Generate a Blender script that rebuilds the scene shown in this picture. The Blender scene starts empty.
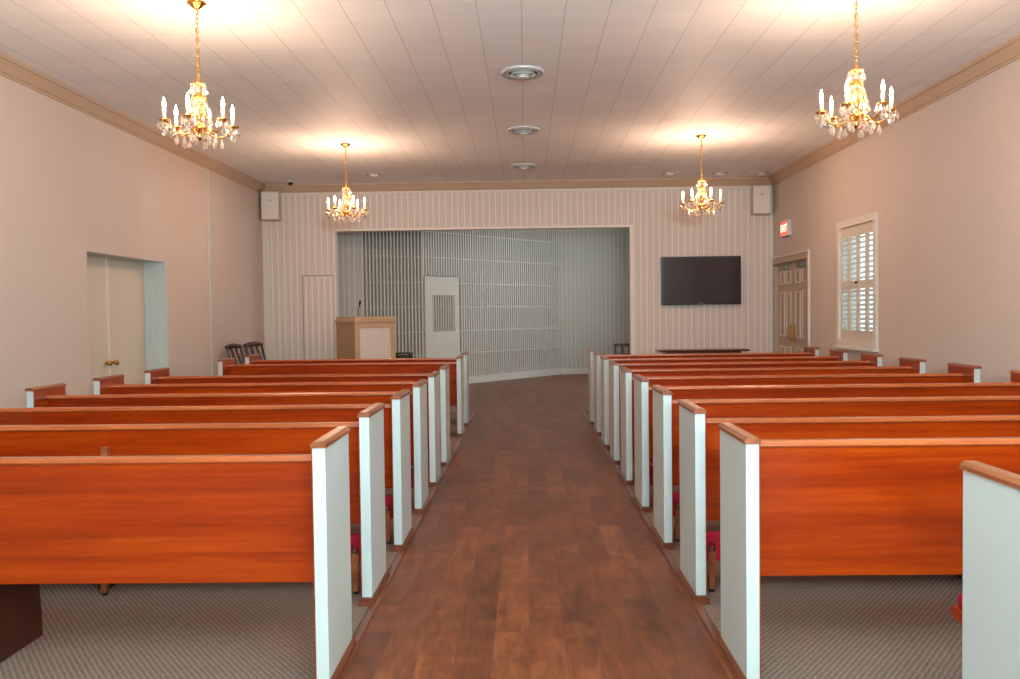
import bpy, bmesh, math, random
from mathutils import Vector, Matrix
random.seed(4)
SC = bpy.context.scene
COL = SC.collection
PI = math.pi

def lin(c):
    return tuple(((v / 255) / 12.92 if v / 255 <= .04045 else ((v / 255 + .055) / 1.055) ** 2.4) for v in c)

# ------------------------------------------------------------------ materials
def new_mat(name):
    m = bpy.data.materials.new(name); m.use_nodes = True
    nt = m.node_tree; nt.nodes.clear()
    out = nt.nodes.new('ShaderNodeOutputMaterial'); b = nt.nodes.new('ShaderNodeBsdfPrincipled')
    nt.links.new(b.outputs[0], out.inputs[0])
    return m, nt, b

def nd(nt, t, **kw):
    n = nt.nodes.new(t)
    for k, v in kw.items():
        if k in n.bl_rna.properties and not k.startswith('i_'): setattr(n, k, v)
        else: n.inputs[k[2:] if k.startswith('i_') else k].default_value = v
    return n

def mixc(nt, fac, a, b, mode='MIX'):
    n = nt.nodes.new('ShaderNodeMix'); n.data_type = 'RGBA'; n.blend_type = mode
    for sock, v in ((n.inputs[0], fac), (n.inputs[6], a), (n.inputs[7], b)):
        if hasattr(v, 'is_output') or isinstance(v, bpy.types.NodeSocket): nt.links.new(v, sock)
        elif isinstance(v, (int, float)): sock.default_value = v
        else: sock.default_value = (*v, 1)
    return n.outputs[2]

def mth(nt, op, a, b=0.0, c=0.0):
    n = nt.nodes.new('ShaderNodeMath'); n.operation = op
    for i, v in enumerate((a, b, c)):
        if isinstance(v, bpy.types.NodeSocket): nt.links.new(v, n.inputs[i])
        else: n.inputs[i].default_value = v
    return n.outputs[0]

def coords(nt, kind='Object', scale=(1, 1, 1)):
    tc = nt.nodes.new('ShaderNodeTexCoord'); mp = nt.nodes.new('ShaderNodeMapping')
    mp.inputs['Scale'].default_value = scale
    nt.links.new(tc.outputs[kind], mp.inputs[0])
    return mp.outputs[0]

def noise(nt, vec, scale, detail=3.0, rough=.5, dist=0.0):
    n = nt.nodes.new('ShaderNodeTexNoise'); nt.links.new(vec, n.inputs['Vector'])
    n.inputs['Scale'].default_value = scale; n.inputs['Detail'].default_value = detail
    n.inputs['Roughness'].default_value = rough; n.inputs['Distortion'].default_value = dist
    return n.outputs['Fac']

def bump(nt, b, h, strength=.3, dist=.002):
    n = nt.nodes.new('ShaderNodeBump'); n.inputs['Strength'].default_value = strength
    n.inputs['Distance'].default_value = dist
    nt.links.new(h, n.inputs['Height']); nt.links.new(n.outputs[0], b.inputs['Normal'])

def ramp(nt, fac, stops):
    r = nt.nodes.new('ShaderNodeValToRGB'); e = r.color_ramp.elements
    while len(e) < len(stops): e.new(.5)
    for i, (p, c) in enumerate(stops):
        e[i].position = p; e[i].color = (*lin(c), 1)
    nt.links.new(fac, r.inputs[0]); return r.outputs[0]

def paint(name, c, rough=.5, var=.05, spec=.4, scale=3.0, metallic=0, bmp=.08):
    m, nt, b = new_mat(name)
    v = coords(nt, 'Object')
    f = noise(nt, v, scale, 4, .6)
    c = lin(c)
    col = mixc(nt, f, tuple(x * (1 - var) for x in c), tuple(min(1, x * (1 + var)) for x in c))
    nt.links.new(col, b.inputs['Base Color'])
    b.inputs['Roughness'].default_value = rough; b.inputs['Specular IOR Level'].default_value = spec
    b.inputs['Metallic'].default_value = metallic
    if bmp:
        bump(nt, b, noise(nt, v, 180, 2), bmp, .001)
    return m

def wood(name, dark, mid, light, rough=.28, gscale=(1, 1, 1), coat=.3, boards=False):
    m, nt, b = new_mat(name)
    tc = nt.nodes.new('ShaderNodeTexCoord'); oi = nt.nodes.new('ShaderNodeObjectInfo')
    add = nt.nodes.new('ShaderNodeVectorMath'); add.operation = 'ADD'
    cmb = nt.nodes.new('ShaderNodeCombineXYZ')
    r = mth(nt, 'MULTIPLY', oi.outputs['Random'], 37.0)
    nt.links.new(r, cmb.inputs[0]); nt.links.new(r, cmb.inputs[2])
    nt.links.new(tc.outputs['Object'], add.inputs[0]); nt.links.new(cmb.outputs[0], add.inputs[1])
    mp = nt.nodes.new('ShaderNodeMapping'); mp.inputs['Scale'].default_value = gscale
    nt.links.new(add.outputs[0], mp.inputs[0]); v = mp.outputs[0]
    sz = nt.nodes.new('ShaderNodeSeparateXYZ'); nt.links.new(tc.outputs['Object'], sz.inputs[0])
    bid = mth(nt, 'FLOOR', mth(nt, 'DIVIDE', mth(nt, 'ADD', sz.outputs[2], .02), .122))
    bwn = nt.nodes.new('ShaderNodeTexWhiteNoise'); bwn.noise_dimensions = '2D'; bcv = nt.nodes.new('ShaderNodeCombineXYZ'); nt.links.new(bid, bcv.inputs[0]); nt.links.new(r, bcv.inputs[1]); nt.links.new(bcv.outputs[0], bwn.inputs[0])
    bshift = nt.nodes.new('ShaderNodeVectorMath'); bshift.operation = 'ADD'; bsc = nt.nodes.new('ShaderNodeCombineXYZ'); nt.links.new(mth(nt, 'MULTIPLY', bwn.outputs['Value'], 20.0 if boards else 0.0), bsc.inputs[0]); nt.links.new(v, bshift.inputs[0]); nt.links.new(bsc.outputs[0], bshift.inputs[1]); v = bshift.outputs[0]
    broad = noise(nt, v, 2.2, 3, .5, .6)
    fine = noise(nt, v, 16, 5, .65, .9)
    ring = nt.nodes.new('ShaderNodeTexWave'); ring.wave_type = 'BANDS'; ring.bands_direction = 'Z'
    nt.links.new(v, ring.inputs[0]); ring.inputs['Scale'].default_value = 1.4
    ring.inputs['Distortion'].default_value = 9; ring.inputs['Detail'].default_value = 3
    f = mth(nt, 'ADD', mth(nt, 'MULTIPLY', broad, .62), mth(nt, 'ADD', mth(nt, 'MULTIPLY', fine, .33), mth(nt, 'MULTIPLY', ring.outputs['Fac'], .05)))
    if boards: f = mth(nt, 'ADD', f, mth(nt, 'MULTIPLY', mth(nt, 'SUBTRACT', bwn.outputs['Value'], .5), .13))
    nt.links.new(ramp(nt, f, [(.3, dark), (.5, mid), (.7, light)]), b.inputs['Base Color'])
    b.inputs['Roughness'].default_value = rough; b.inputs['Specular IOR Level'].default_value = .4
    b.inputs['Coat Weight'].default_value = coat; b.inputs['Coat Roughness'].default_value = .2
    bump(nt, b, fine, .06, .002)
    return m

def emis(name, c, s):
    m, nt, b = new_mat(name)
    b.inputs['Base Color'].default_value = (*c, 1)
    b.inputs['Emission Color'].default_value = (*c, 1); b.inputs['Emission Strength'].default_value = s
    return m

M = {}
M['pew_wood'] = wood('varnished_cherry_wood', (128, 34, 0), (156, 47, 0), (182, 66, 2), .32, (.38, 6, 6), .15, True)
M['rail_wood'] = wood('varnished_rail_highlight', (146, 62, 20), (178, 84, 36), (200, 104, 52), .24, (.5, 6, 6), .7)  # lighter than the pew wood to paint in the highlight along top rails
M['cap_wood'] = wood('brown_cap_wood', (112, 54, 28), (146, 78, 44), (172, 102, 66), .3, (6, .7, 6))
M['shoe_wood'] = wood('base_shoe_wood', (86, 40, 20), (112, 56, 30), (134, 72, 42), .35, (6, .7, 6))
M['inner_wood'] = wood('end_inner_wood', (110, 36, 6), (150, 58, 14), (176, 78, 24), .3, (6, .8, 6))
M['dark_wood'] = wood('dark_mahogany', (40, 12, 6), (62, 22, 12), (84, 36, 20), .3, (4, 4, .8))
M['table_wood'] = wood('brown_table_wood', (72, 34, 20), (98, 50, 30), (120, 66, 40), .3, (.8, 4, 4))
M['white'] = paint('white_enamel', (198, 206, 203), .42, .03, .4, 2)
M['white_trim'] = paint('white_trim_paint', (222, 214, 204), .45, .03)
M['vent_metal'] = paint('vent_white_metal', (205, 208, 205), .35, .03, .5, 3, .2, 0)
M['vent_dark'] = paint('vent_shadow_grey', (98, 102, 102), .5, .05, .3)
M['wall'] = paint('beige_wall_paint', (208, 193, 183), .7, .035, .25, 1.2)
M['door'] = paint('cream_door_paint', (214, 202, 186), .5, .03)
M['taupe'] = paint('taupe_door_paint', (186, 164, 142), .45, .03)
M['crown'] = paint('tan_crown_paint', (192, 164, 140), .55, .04, .3, 4)
M['bead'] = paint('beadboard_paint', (216, 204, 196), .6, .04, .3, 2)
M['batten'] = paint('beadboard_ridge_highlight', (238, 228, 218), .5, .03, .4, 2)  # lighter than the boards: light caught by the ridges, put in the colour
M['alcove'] = paint('alcove_board_paint', (190, 182, 170), .6, .03, .3, 2)
M['alcove_rib'] = paint('alcove_ridge_paint', (218, 208, 196), .6, .03, .3, 2)
M['slat'] = paint('screen_slat_paint', (224, 216, 206), .6, .03, .3, 2)
M['screen_back'] = paint('screen_backing_cloth', (166, 157, 148), .9, .08, .1, 6)
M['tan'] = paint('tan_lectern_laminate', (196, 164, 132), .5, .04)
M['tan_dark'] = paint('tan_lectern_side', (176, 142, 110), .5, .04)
M['lect_panel'] = paint('pale_lectern_panel', (220, 208, 198), .55, .02)
M['red'] = paint('red_upholstery', (170, 22, 44), .75, .15, .2, 30)
M['black'] = paint('black_plastic', (14, 13, 14), .3, .1, .5)
M['tv_screen'] = paint('dark_tv_glass', (50, 38, 42), .12, .02, .5, 3, 0, 0)
M['grey_mark'] = paint('light_grey_mark', (150, 148, 150), .4, .02)
M['brass'] = paint('polished_brass', (214, 160, 84), .25, .06, .5, 8, 1.0, 0)
M['brass_dark'] = paint('aged_brass', (176, 128, 66), .35, .1, .5, 8, .9, 0)
M['steel'] = paint('brushed_steel', (150, 148, 142), .35, .05, .5, 8, .9, 0)
M['candle'] = paint('ivory_candle_sleeve', (240, 226, 200), .5, .03)
M['speaker'] = paint('speaker_beige_white', (196, 184, 172), .5, .03)
M['lamp_glass'] = paint('frosted_lens', (224, 214, 204), .4, .02)
M['olive'] = paint('olive_dark_stand', (66, 58, 40), .5, .08)
M['bulb'] = emis('glowing_bulb', (1.0, .78, .5), 26)
M['exit_red'] = emis('exit_letters', (1.0, .42, .32), 1.0)
M['exit_face'] = emis('exit_lit_face', (1.0, .09, .06), .55)
# crystal
m = bpy.data.materials.new('crystal'); m.use_nodes = True; nt = m.node_tree; nt.nodes.clear()
out = nt.nodes.new('ShaderNodeOutputMaterial')
gls = nt.nodes.new('ShaderNodeBsdfGlass'); gls.inputs['Roughness'].default_value = .02; gls.inputs['IOR'].default_value = 1.55; gls.inputs['Color'].default_value = (1, .98, .95, 1)
tl = nt.nodes.new('ShaderNodeBsdfTranslucent'); tl.inputs['Color'].default_value = (1, .97, .92, 1)
gy = nt.nodes.new('ShaderNodeBsdfGlossy'); gy.inputs['Roughness'].default_value = .12; gy.inputs['Color'].default_value = (1, .98, .95, 1)
m1 = nt.nodes.new('ShaderNodeMixShader'); m1.inputs[0].default_value = .42; nt.links.new(gls.outputs[0], m1.inputs[1]); nt.links.new(tl.outputs[0], m1.inputs[2])
m2 = nt.nodes.new('ShaderNodeMixShader'); m2.inputs[0].default_value = .25; nt.links.new(m1.outputs[0], m2.inputs[1]); nt.links.new(gy.outputs[0], m2.inputs[2])
nt.links.new(m2.outputs[0], out.inputs[0])
M['crystal'] = m
# window glass
m = bpy.data.materials.new('window_glass'); m.use_nodes = True; nt = m.node_tree; nt.nodes.clear()
out = nt.nodes.new('ShaderNodeOutputMaterial'); mx = nt.nodes.new('ShaderNodeMixShader'); mx.inputs[0].default_value = .06
tr = nt.nodes.new('ShaderNodeBsdfTransparent'); gl = nt.nodes.new('ShaderNodeBsdfGlossy'); gl.inputs['Roughness'].default_value = .02
nt.links.new(tr.outputs[0], mx.inputs[1]); nt.links.new(gl.outputs[0], mx.inputs[2]); nt.links.new(mx.outputs[0], out.inputs[0])
M['glass'] = m
# ceiling tiles
m, nt, b = new_mat('ceiling_tiles')
tc = nt.nodes.new('ShaderNodeTexCoord'); sx = nt.nodes.new('ShaderNodeSeparateXYZ'); nt.links.new(tc.outputs['Object'], sx.inputs[0])
T = .3052
ux = mth(nt, 'DIVIDE', mth(nt, 'ADD', sx.outputs[0], 30 * T + .005), T); uy = mth(nt, 'DIVIDE', mth(nt, 'ADD', sx.outputs[1], 30 * T - .244), T)
fx = mth(nt, 'ABSOLUTE', mth(nt, 'SUBTRACT', mth(nt, 'FRACT', mth(nt, 'ADD', ux, .5)), .5))
fy = mth(nt, 'ABSOLUTE', mth(nt, 'SUBTRACT', mth(nt, 'FRACT', mth(nt, 'ADD', uy, .5)), .5))
lx = mth(nt, 'LESS_THAN', fx, .011); ly = mth(nt, 'LESS_THAN', fy, .013)
cell = nt.nodes.new('ShaderNodeCombineXYZ'); nt.links.new(mth(nt, 'FLOOR', ux), cell.inputs[0]); nt.links.new(mth(nt, 'FLOOR', uy), cell.inputs[1])
wn = nt.nodes.new('ShaderNodeTexWhiteNoise'); nt.links.new(cell.outputs[0], wn.inputs[0])
base = mixc(nt, wn.outputs['Value'], lin((234, 236, 236)), lin((240, 241, 240)))
# light on the bevelled cross seams, painted white; each tile edge its own strength
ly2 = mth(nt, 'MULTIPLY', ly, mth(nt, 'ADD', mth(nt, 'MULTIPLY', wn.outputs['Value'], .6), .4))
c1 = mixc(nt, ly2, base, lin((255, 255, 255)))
c2 = mixc(nt, mth(nt, 'MULTIPLY', lx, .5), c1, lin((156, 152, 146)))
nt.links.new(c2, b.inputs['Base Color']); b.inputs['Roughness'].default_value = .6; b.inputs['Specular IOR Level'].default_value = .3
bump(nt, b, mth(nt, 'ADD', mth(nt, 'MINIMUM', mth(nt, 'MULTIPLY', fx, 30), 1.0), mth(nt, 'MULTIPLY', wn.outputs['Value'], .5)), .15, .003)
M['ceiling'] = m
# carpet: taupe diagonal weave
m, nt, b = new_mat('taupe_carpet')
v = coords(nt, 'Object')
sp_ = nt.nodes.new('ShaderNodeSeparateXYZ'); nt.links.new(v, sp_.inputs[0])
cc = mth(nt, 'SUBTRACT', mth(nt, 'MULTIPLY', mth(nt, 'ABSOLUTE', sp_.outputs[0]), .79 * 2 * PI / .021), mth(nt, 'MULTIPLY', sp_.outputs[1], .61 * 2 * PI / .021))
dd = mth(nt, 'ADD', mth(nt, 'MULTIPLY', mth(nt, 'ABSOLUTE', sp_.outputs[0]), .61 * 2 * PI / .03), mth(nt, 'MULTIPLY', sp_.outputs[1], .79 * 2 * PI / .03))
wob = mth(nt, 'MULTIPLY', noise(nt, v, 30, 2), 2.0)
s1_ = mth(nt, 'MULTIPLY_ADD', mth(nt, 'SINE', mth(nt, 'ADD', cc, wob)), .5, .5); s2_ = mth(nt, 'MULTIPLY_ADD', mth(nt, 'SINE', dd), .5, .5)
fz = noise(nt, v, 90, 2)
f = mth(nt, 'ADD', mth(nt, 'MULTIPLY', s1_, .36), mth(nt, 'ADD', mth(nt, 'MULTIPLY', s2_, .08), mth(nt, 'MULTIPLY', fz, .56)))
nt.links.new(ramp(nt, f, [(.15, (106, 84, 72)), (.5, (134, 111, 97)), (.85, (156, 133, 119))]), b.inputs['Base Color'])
b.inputs['Roughness'].default_value = .95; b.inputs['Specular IOR Level'].default_value = .1
bump(nt, b, f, .5, .004)
M['carpet'] = m
# vinyl plank floor
m, nt, b = new_mat('brown_vinyl_planks')
v = coords(nt, 'Object'); vr = nt.nodes.new('ShaderNodeMapping'); vr.inputs['Rotation'].default_value = (0, 0, PI / 2); nt.links.new(v, vr.inputs[0])
br = nt.nodes.new('ShaderNodeTexBrick'); nt.links.new(vr.outputs[0], br.inputs[0])
br.inputs['Scale'].default_value = 1; br.inputs['Brick Width'].default_value = .92; br.inputs['Row Height'].default_value = .152
br.inputs['Mortar Size'].default_value = .0012; br.inputs['Mortar Smooth'].default_value = .4; br.offset = .37
br.inputs['Color1'].default_value = (.0, .0, .0, 1); br.inputs['Color2'].default_value = (1, 1, 1, 1); br.inputs['Mortar'].default_value = (.5, .5, .5, 1)
bw = nt.nodes.new('ShaderNodeRGBToBW'); nt.links.new(br.outputs['Color'], bw.inputs[0])
off = nt.nodes.new('ShaderNodeCombineXYZ'); nt.links.new(mth(nt, 'MULTIPLY', bw.outputs[0], 9.0), off.inputs[2])
av = nt.nodes.new('ShaderNodeVectorMath'); av.operation = 'ADD'; nt.links.new(v, av.inputs[0]); nt.links.new(off.outputs[0], av.inputs[1])
st = nt.nodes.new('ShaderNodeMapping'); st.inputs['Scale'].default_value = (9, 1.6, 1); nt.links.new(av.outputs[0], st.inputs[0])
g1 = noise(nt, st.outputs[0], 1.5, 5, .62, 1.2); g2 = noise(nt, av.outputs[0], 3.2, 4, .6, .8); g3 = noise(nt, st.outputs[0], 7, 4, .7, .4)
f = mth(nt, 'ADD', mth(nt, 'MULTIPLY', g1, .34), mth(nt, 'ADD', mth(nt, 'MULTIPLY', g2, .36), mth(nt, 'ADD', mth(nt, 'MULTIPLY', g3, .2), mth(nt, 'MULTIPLY', bw.outputs[0], .10))))
c = ramp(nt, f, [(.36, (78, 36, 16)), (.5, (114, 56, 27)), (.64, (152, 84, 46))])
nt.links.new(mixc(nt, mth(nt, 'MULTIPLY', br.outputs['Fac'], .45), c, lin((52, 28, 18))), b.inputs['Base Color'])
nt.links.new(mth(nt, 'ADD', mth(nt, 'MULTIPLY', g3, .2), .28), b.inputs['Roughness'])
b.inputs['Specular IOR Level'].default_value = .45
bump(nt, b, g3, .1, .002)
M['vinyl'] = m

# ------------------------------------------------------------------ mesh helpers
class MB:
    def __init__(s): s.v = []; s.f = []; s.m = []; s.mats = []; s.cur = 0; s.sm = []
    def mat(s, name):
        if name not in s.mats: s.mats.append(name)
        s.cur = s.mats.index(name); return s
    def _add(s, vs, fs, smooth=False):
        o = len(s.v); s.v += [tuple(x) for x in vs]
        for f in fs: s.f.append([o + i for i in f]); s.m.append(s.cur); s.sm.append(smooth)
    def box(s, a, b, bev=0.0):
        x0, y0, z0 = [min(p, q) for p, q in zip(a, b)]; x1, y1, z1 = [max(p, q) for p, q in zip(a, b)]
        if bev <= 0:
            s._add([(x0, y0, z0), (x1, y0, z0), (x1, y1, z0), (x0, y1, z0), (x0, y0, z1), (x1, y0, z1), (x1, y1, z1), (x0, y1, z1)],
                   [(0, 3, 2, 1), (4, 5, 6, 7), (0, 1, 5, 4), (1, 2, 6, 5), (2, 3, 7, 6), (3, 0, 4, 7)])
            return s
        bm = bmesh.new(); bmesh.ops.create_cube(bm, size=1)
        bmesh.ops.scale(bm, vec=(x1 - x0, y1 - y0, z1 - z0), verts=bm.verts)
        bmesh.ops.translate(bm, vec=((x0 + x1) / 2, (y0 + y1) / 2, (z0 + z1) / 2), verts=bm.verts)
        bmesh.ops.bevel(bm, geom=bm.edges[:], offset=bev, segments=2, profile=.7, affect='EDGES')
        bm.verts.index_update()
        s._add([v.co for v in bm.verts], [[v.index for v in f.verts] for f in bm.faces]); bm.free()
        return s
    def prism(s, prof, x0, x1, axis='X', smooth=False):
        """prof: closed outline [(a,b)], counter-clockwise, swept along axis"""
        n = len(prof); vs = []
        for x in (x0, x1):
            for a, b in prof: vs.append({'X': (x, a, b), 'Y': (a, x, b), 'Z': (a, b, x)}[axis])
        fs = [(i, (i + 1) % n, n + (i + 1) % n, n + i) for i in range(n)]
        s._add(vs, fs, smooth); s._add(vs, [list(range(n))[::-1], list(range(n, 2 * n))])
        return s
    def lathe(s, prof, seg=16, c=(0, 0, 0), smooth=True):
        vs = []; fs = []
        for r, z in prof:
            for k in range(seg):
                a = 2 * PI * k / seg; vs.append((c[0] + r * math.cos(a), c[1] + r * math.sin(a), c[2] + z))
        for i in range(len(prof) - 1):
            for k in range(seg):
                k2 = (k + 1) % seg; fs.append((i * seg + k, i * seg + k2, (i + 1) * seg + k2, (i + 1) * seg + k))
        s._add(vs, fs, smooth); s._add(vs, [list(range(seg))[::-1], [(len(prof) - 1) * seg + k for k in range(seg)]]); return s
    def tube(s, pts, r, seg=8, closed=False):
        pts = [Vector(p) for p in pts]; n = len(pts); vs = []; fs = []
        rr = r if isinstance(r, (list, tuple)) else [r] * n
        up = None
        for i, p in enumerate(pts):
            if closed: d = (pts[(i + 1) % n] - pts[i - 1]).normalized()
            else: d = (pts[min(i + 1, n - 1)] - pts[max(i - 1, 0)]).normalized()
            if up is None: up = Vector((0, 0, 1)) if abs(d.z) < .9 else Vector((1, 0, 0))
            a = d.cross(up)
            if a.length < 1e-4: a = d.cross(Vector((0, 1, 0)))
            a.normalize(); bb = a.cross(d).normalized(); up = bb
            for k in range(seg):
                t = 2 * PI * k / seg; vs.append(p + a * rr[i] * math.cos(t) + bb * rr[i] * math.sin(t))
        for i in range(n if closed else n - 1):
            j = (i + 1) % n
            for k in range(seg):
                k2 = (k + 1) % seg; fs.append((i * seg + k, i * seg + k2, j * seg + k2, j * seg + k))
        s._add(vs, fs, True)
        if not closed: s._add(vs, [list(range(seg))[::-1], [(n - 1) * seg + k for k in range(seg)]])
        return s
    def build(s, name, mat=None, parent=None, loc=None, rot=None, label=None):
        me = bpy.data.meshes.new(name); me.from_pydata(s.v, [], s.f)
        mats = s.mats if s.mats else [mat]
        for k in mats: me.materials.append(M[k])
        for p, mi, sm in zip(me.polygons, s.m, s.sm): p.material_index = mi; p.use_smooth = sm
        bm = bmesh.new(); bm.from_mesh(me); bmesh.ops.recalc_face_normals(bm, faces=bm.faces); bm.to_mesh(me); bm.free()
        o = bpy.data.objects.new(name, me); COL.objects.link(o)
        if parent: o.parent = parent
        if loc: o.location = loc
        if rot: o.rotation_euler = rot
        if label: o['label'] = label
        return o

def tag(o, label, cat, group=None):
    o['label'] = label; o['category'] = cat
    if group: o['group'] = group
    return o
def struct(o): o['kind'] = 'structure'; return o
def empty(name, loc=(0, 0, 0), rz=0, parent=None):
    o = bpy.data.objects.new(name, None); COL.objects.link(o); o.location = loc; o.rotation_euler = (0, 0, rz)
    o.empty_display_size = .1
    if parent: o.parent = parent
    return o
KIDS = {}
def copy_tree(o, parent=None):
    c = o.copy(); COL.objects.link(c)
    if parent: c.parent = parent
    for ch in [x for x in COL.objects if x.parent == o]: copy_tree(ch, c)
    return c

# ------------------------------------------------------------------ camera
F, PITCH, YAW, ROLL, H = 845.0, .0304, .0190, .0125, 1.40
cam = bpy.data.cameras.new('camera'); co = bpy.data.objects.new('camera', cam); COL.objects.link(co)
r0 = Vector((math.cos(YAW), math.sin(YAW), 0)); f0 = Vector((-math.sin(YAW), math.cos(YAW), 0)); zz = Vector((0, 0, 1))
FW = f0 * math.cos(PITCH) - zz * math.sin(PITCH); U0 = zz * math.cos(PITCH) + f0 * math.sin(PITCH)
R = r0 * math.cos(ROLL) - U0 * math.sin(ROLL); U = U0 * math.cos(ROLL) + r0 * math.sin(ROLL)
mw = Matrix((R, U, -FW)).transposed().to_4x4(); mw.translation = (0, 0, H)
co.matrix_world = mw
cam.sensor_width = 36; cam.lens = 36 * F / 1020; cam.clip_start = .05; cam.clip_end = 200
SC.camera = co

# ------------------------------------------------------------------ room
XL, XR, YB, YR, ZC = -4.2, 3.93, 13.52, -3.2, 3.5
WT = .2
OX0, OX1, OZ = -3.04, 1.67, 2.755          # opening to the alcove
YA = 19.7                                  # alcove end
RY0, RY1, RZ = 8.05, 9.80, 2.05            # recess, left wall
DY0, DY1, DZ = 11.87, 13.36, 2.12          # double door, right wall
WY0, WY1, WZ0, WZ1 = 9.58, 10.62, 1.03, 2.40   # window, right wall

def wall_strip(mb, axis, c0, c1, lo, hi, z0, z1, holes):
    """wall slab on an axis plane, c0..c1 thick, lo..hi long, with rectangular holes (a,b,za,zb)"""
    def bx(a, b, za, zb):
        if b - a < 1e-4 or zb - za < 1e-4: return
        if axis == 'X': mb.box((c0, a, za), (c1, b, zb))
        else: mb.box((a, c0, za), (b, c1, zb))
    cur = lo
    for a, b, za, zb in sorted(holes):
        bx(cur, a, z0, z1); bx(a, b, z0, za); bx(a, b, zb, z1); cur = b
    bx(cur, hi, z0, z1)

fl = MB()
fl.mat('vinyl').box((XL - .6, YR - .2, -.1), (XR + .4, YA + .4, 0))
struct(fl.build('floor'))
XE0, XE1 = -.735, .787       # carpet edges at the aisle
for nm, a, b in (('carpet_left', XL, XE0 - .005), ('carpet_right', XE1 + .005, XR)):
    c = MB().box((a, YR, .0005), (b, 12.05, .006)).build(nm, 'carpet'); struct(c)
    c.name = 'floor_carpet'
# thin wood transition strips along the aisle
t = MB().prism([(XE0 - .035, .0065), (XE0 + .012, .0005), (XE0 + .006, .013), (XE0 - .025, .016)], YR, 12.05, 'Y').build('trim_1', 'shoe_wood'); struct(t)
t = MB().prism([(XE1 + .035, .0065), (XE1 + .025, .016), (XE1 - .006, .013), (XE1 - .012, .0005)], YR, 12.05, 'Y').build('trim_2', 'shoe_wood'); struct(t)

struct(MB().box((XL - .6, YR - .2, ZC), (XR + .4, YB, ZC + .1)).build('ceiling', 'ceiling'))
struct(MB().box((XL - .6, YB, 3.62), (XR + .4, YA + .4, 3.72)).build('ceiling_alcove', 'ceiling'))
w = MB().mat('wall'); wall_strip(w, 'X', XL - WT, XL, YR, YB + WT, 0, ZC, [(RY0 - .004, RY1 + .004, 0, RZ + .004)])
struct(w.build('wall_left'))
w = MB().mat('wall'); wall_strip(w, 'X', XR, XR + WT, YR, YB + WT, 0, ZC, [(DY0 - .01, DY1 + .01, 0, DZ + .01), (WY0 - .01, WY1 + .01, WZ0 - .01, WZ1 + .01)])
struct(w.build('wall_right'))
struct(MB().mat('wall').box((XL - WT, YR - WT, 0), (XR + WT, YR, ZC)).build('wall_rear'))

# back wall, beadboard with raised ridges, opening to the alcove
w = MB().mat('bead'); wall_strip(w, 'Y', YB, YB + .16, XL - WT, XR + WT, 0, 3.62, [(OX0 - .01, OX1 + .01, 0, OZ + .01)])
w.mat('batten')
P = .1
n0 = int((XR - XL) / P)
for i in range(1, n0 + 1):
    x = XL + .09 + i * P - .05
    if x > XR - .04: break
    z0 = OZ + .04 if OX0 - .03 < x < OX1 + .05 else 0
    w.box((x - .009, YB - .008, z0), (x + .009, YB + .001, 3.36))
struct(w.build('wall_back'))
# casing round the opening, corner boards, rail under the crown
w = MB().box((OX0 - .03, YB - .014, OZ), (OX1 + .05, YB + .165, OZ + .035), .003)
w.box((OX1, YB - .013, 0), (OX1 + .05, YB + .164, OZ + .001), .003)
w.box((OX0 - .03, YB - .013, 0), (OX0 + .0, YB + .164, OZ + .001), .003)
struct(w.build('trim_3', 'batten'))
struct(MB().box((XL, YB - .03, 0), (XL + .12, YB - .0001, 3.37), .004).build('trim_4', 'white_trim'))
struct(MB().box((XR - .06, YB - .02, 0), (XR, YB - .0001, 3.37), .004).build('trim_5', 'white_trim'))
struct(MB().box((XL, YB - .022, 3.335), (XR, YB - .0001, 3.375), .004).build('trim_6', 'white_trim'))
# access door flush in the beadboard
dr = MB().mat('bead').box((-3.565, YB - .012, .02), (-3.075, YB - .001, 2.045))
dr.mat('batten')
for i in range(5): dr.box((-3.52 + i * .1 - .011, YB - .02, .02), (-3.52 + i * .1 + .011, YB - .011, 2.04))
dr.mat('vent_dark').box((-3.575, YB - .0115, .02), (-3.564, YB - .001, 2.055)).box((-3.575, YB - .0115, 2.044), (-3.065, YB - .001, 2.055)).box((-3.076, YB - .0115, .02), (-3.065, YB - .001, 2.05))
struct(dr.build('door_1'))

# crown mouldings
prof = [(0, 0), (.012, .0), (.018, .018), (.03, .022), (.062, .07), (.082, .098), (.1, .104), (.104, .13), (0, .13)]
zc0 = ZC - .13
def crown(nm, pts, axis, a, b): struct(MB().prism(pts, a, b, axis).build(nm, 'crown'))
crown('trim_7', [(XL + x, zc0 + z) for x, z in prof], 'Y', YR, YB)
crown('trim_8', [(XR - x, zc0 + z) for x, z in prof][::-1], 'Y', YR, YB)
crown('trim_9', [(YB - x, zc0 + z) for x, z in prof], 'X', XL, XR)
# vertical seam strip on the left wall
struct(MB().box((XL, 11.17, 0), (XL + .012, 11.22, zc0), .003).build('trim_10', 'white'))
# baseboards
struct(MB().box((XL, YR, 0), (XL + .018, RY0, .12), .004).box((XL, RY1, 0), (XL + .018, YB - .03, .12), .004).build('baseboard_left', 'white_trim'))
struct(MB().box((XR - .018, YR, 0), (XR, DY0 - .1, .12), .004).build('baseboard_right', 'white_trim'))

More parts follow.
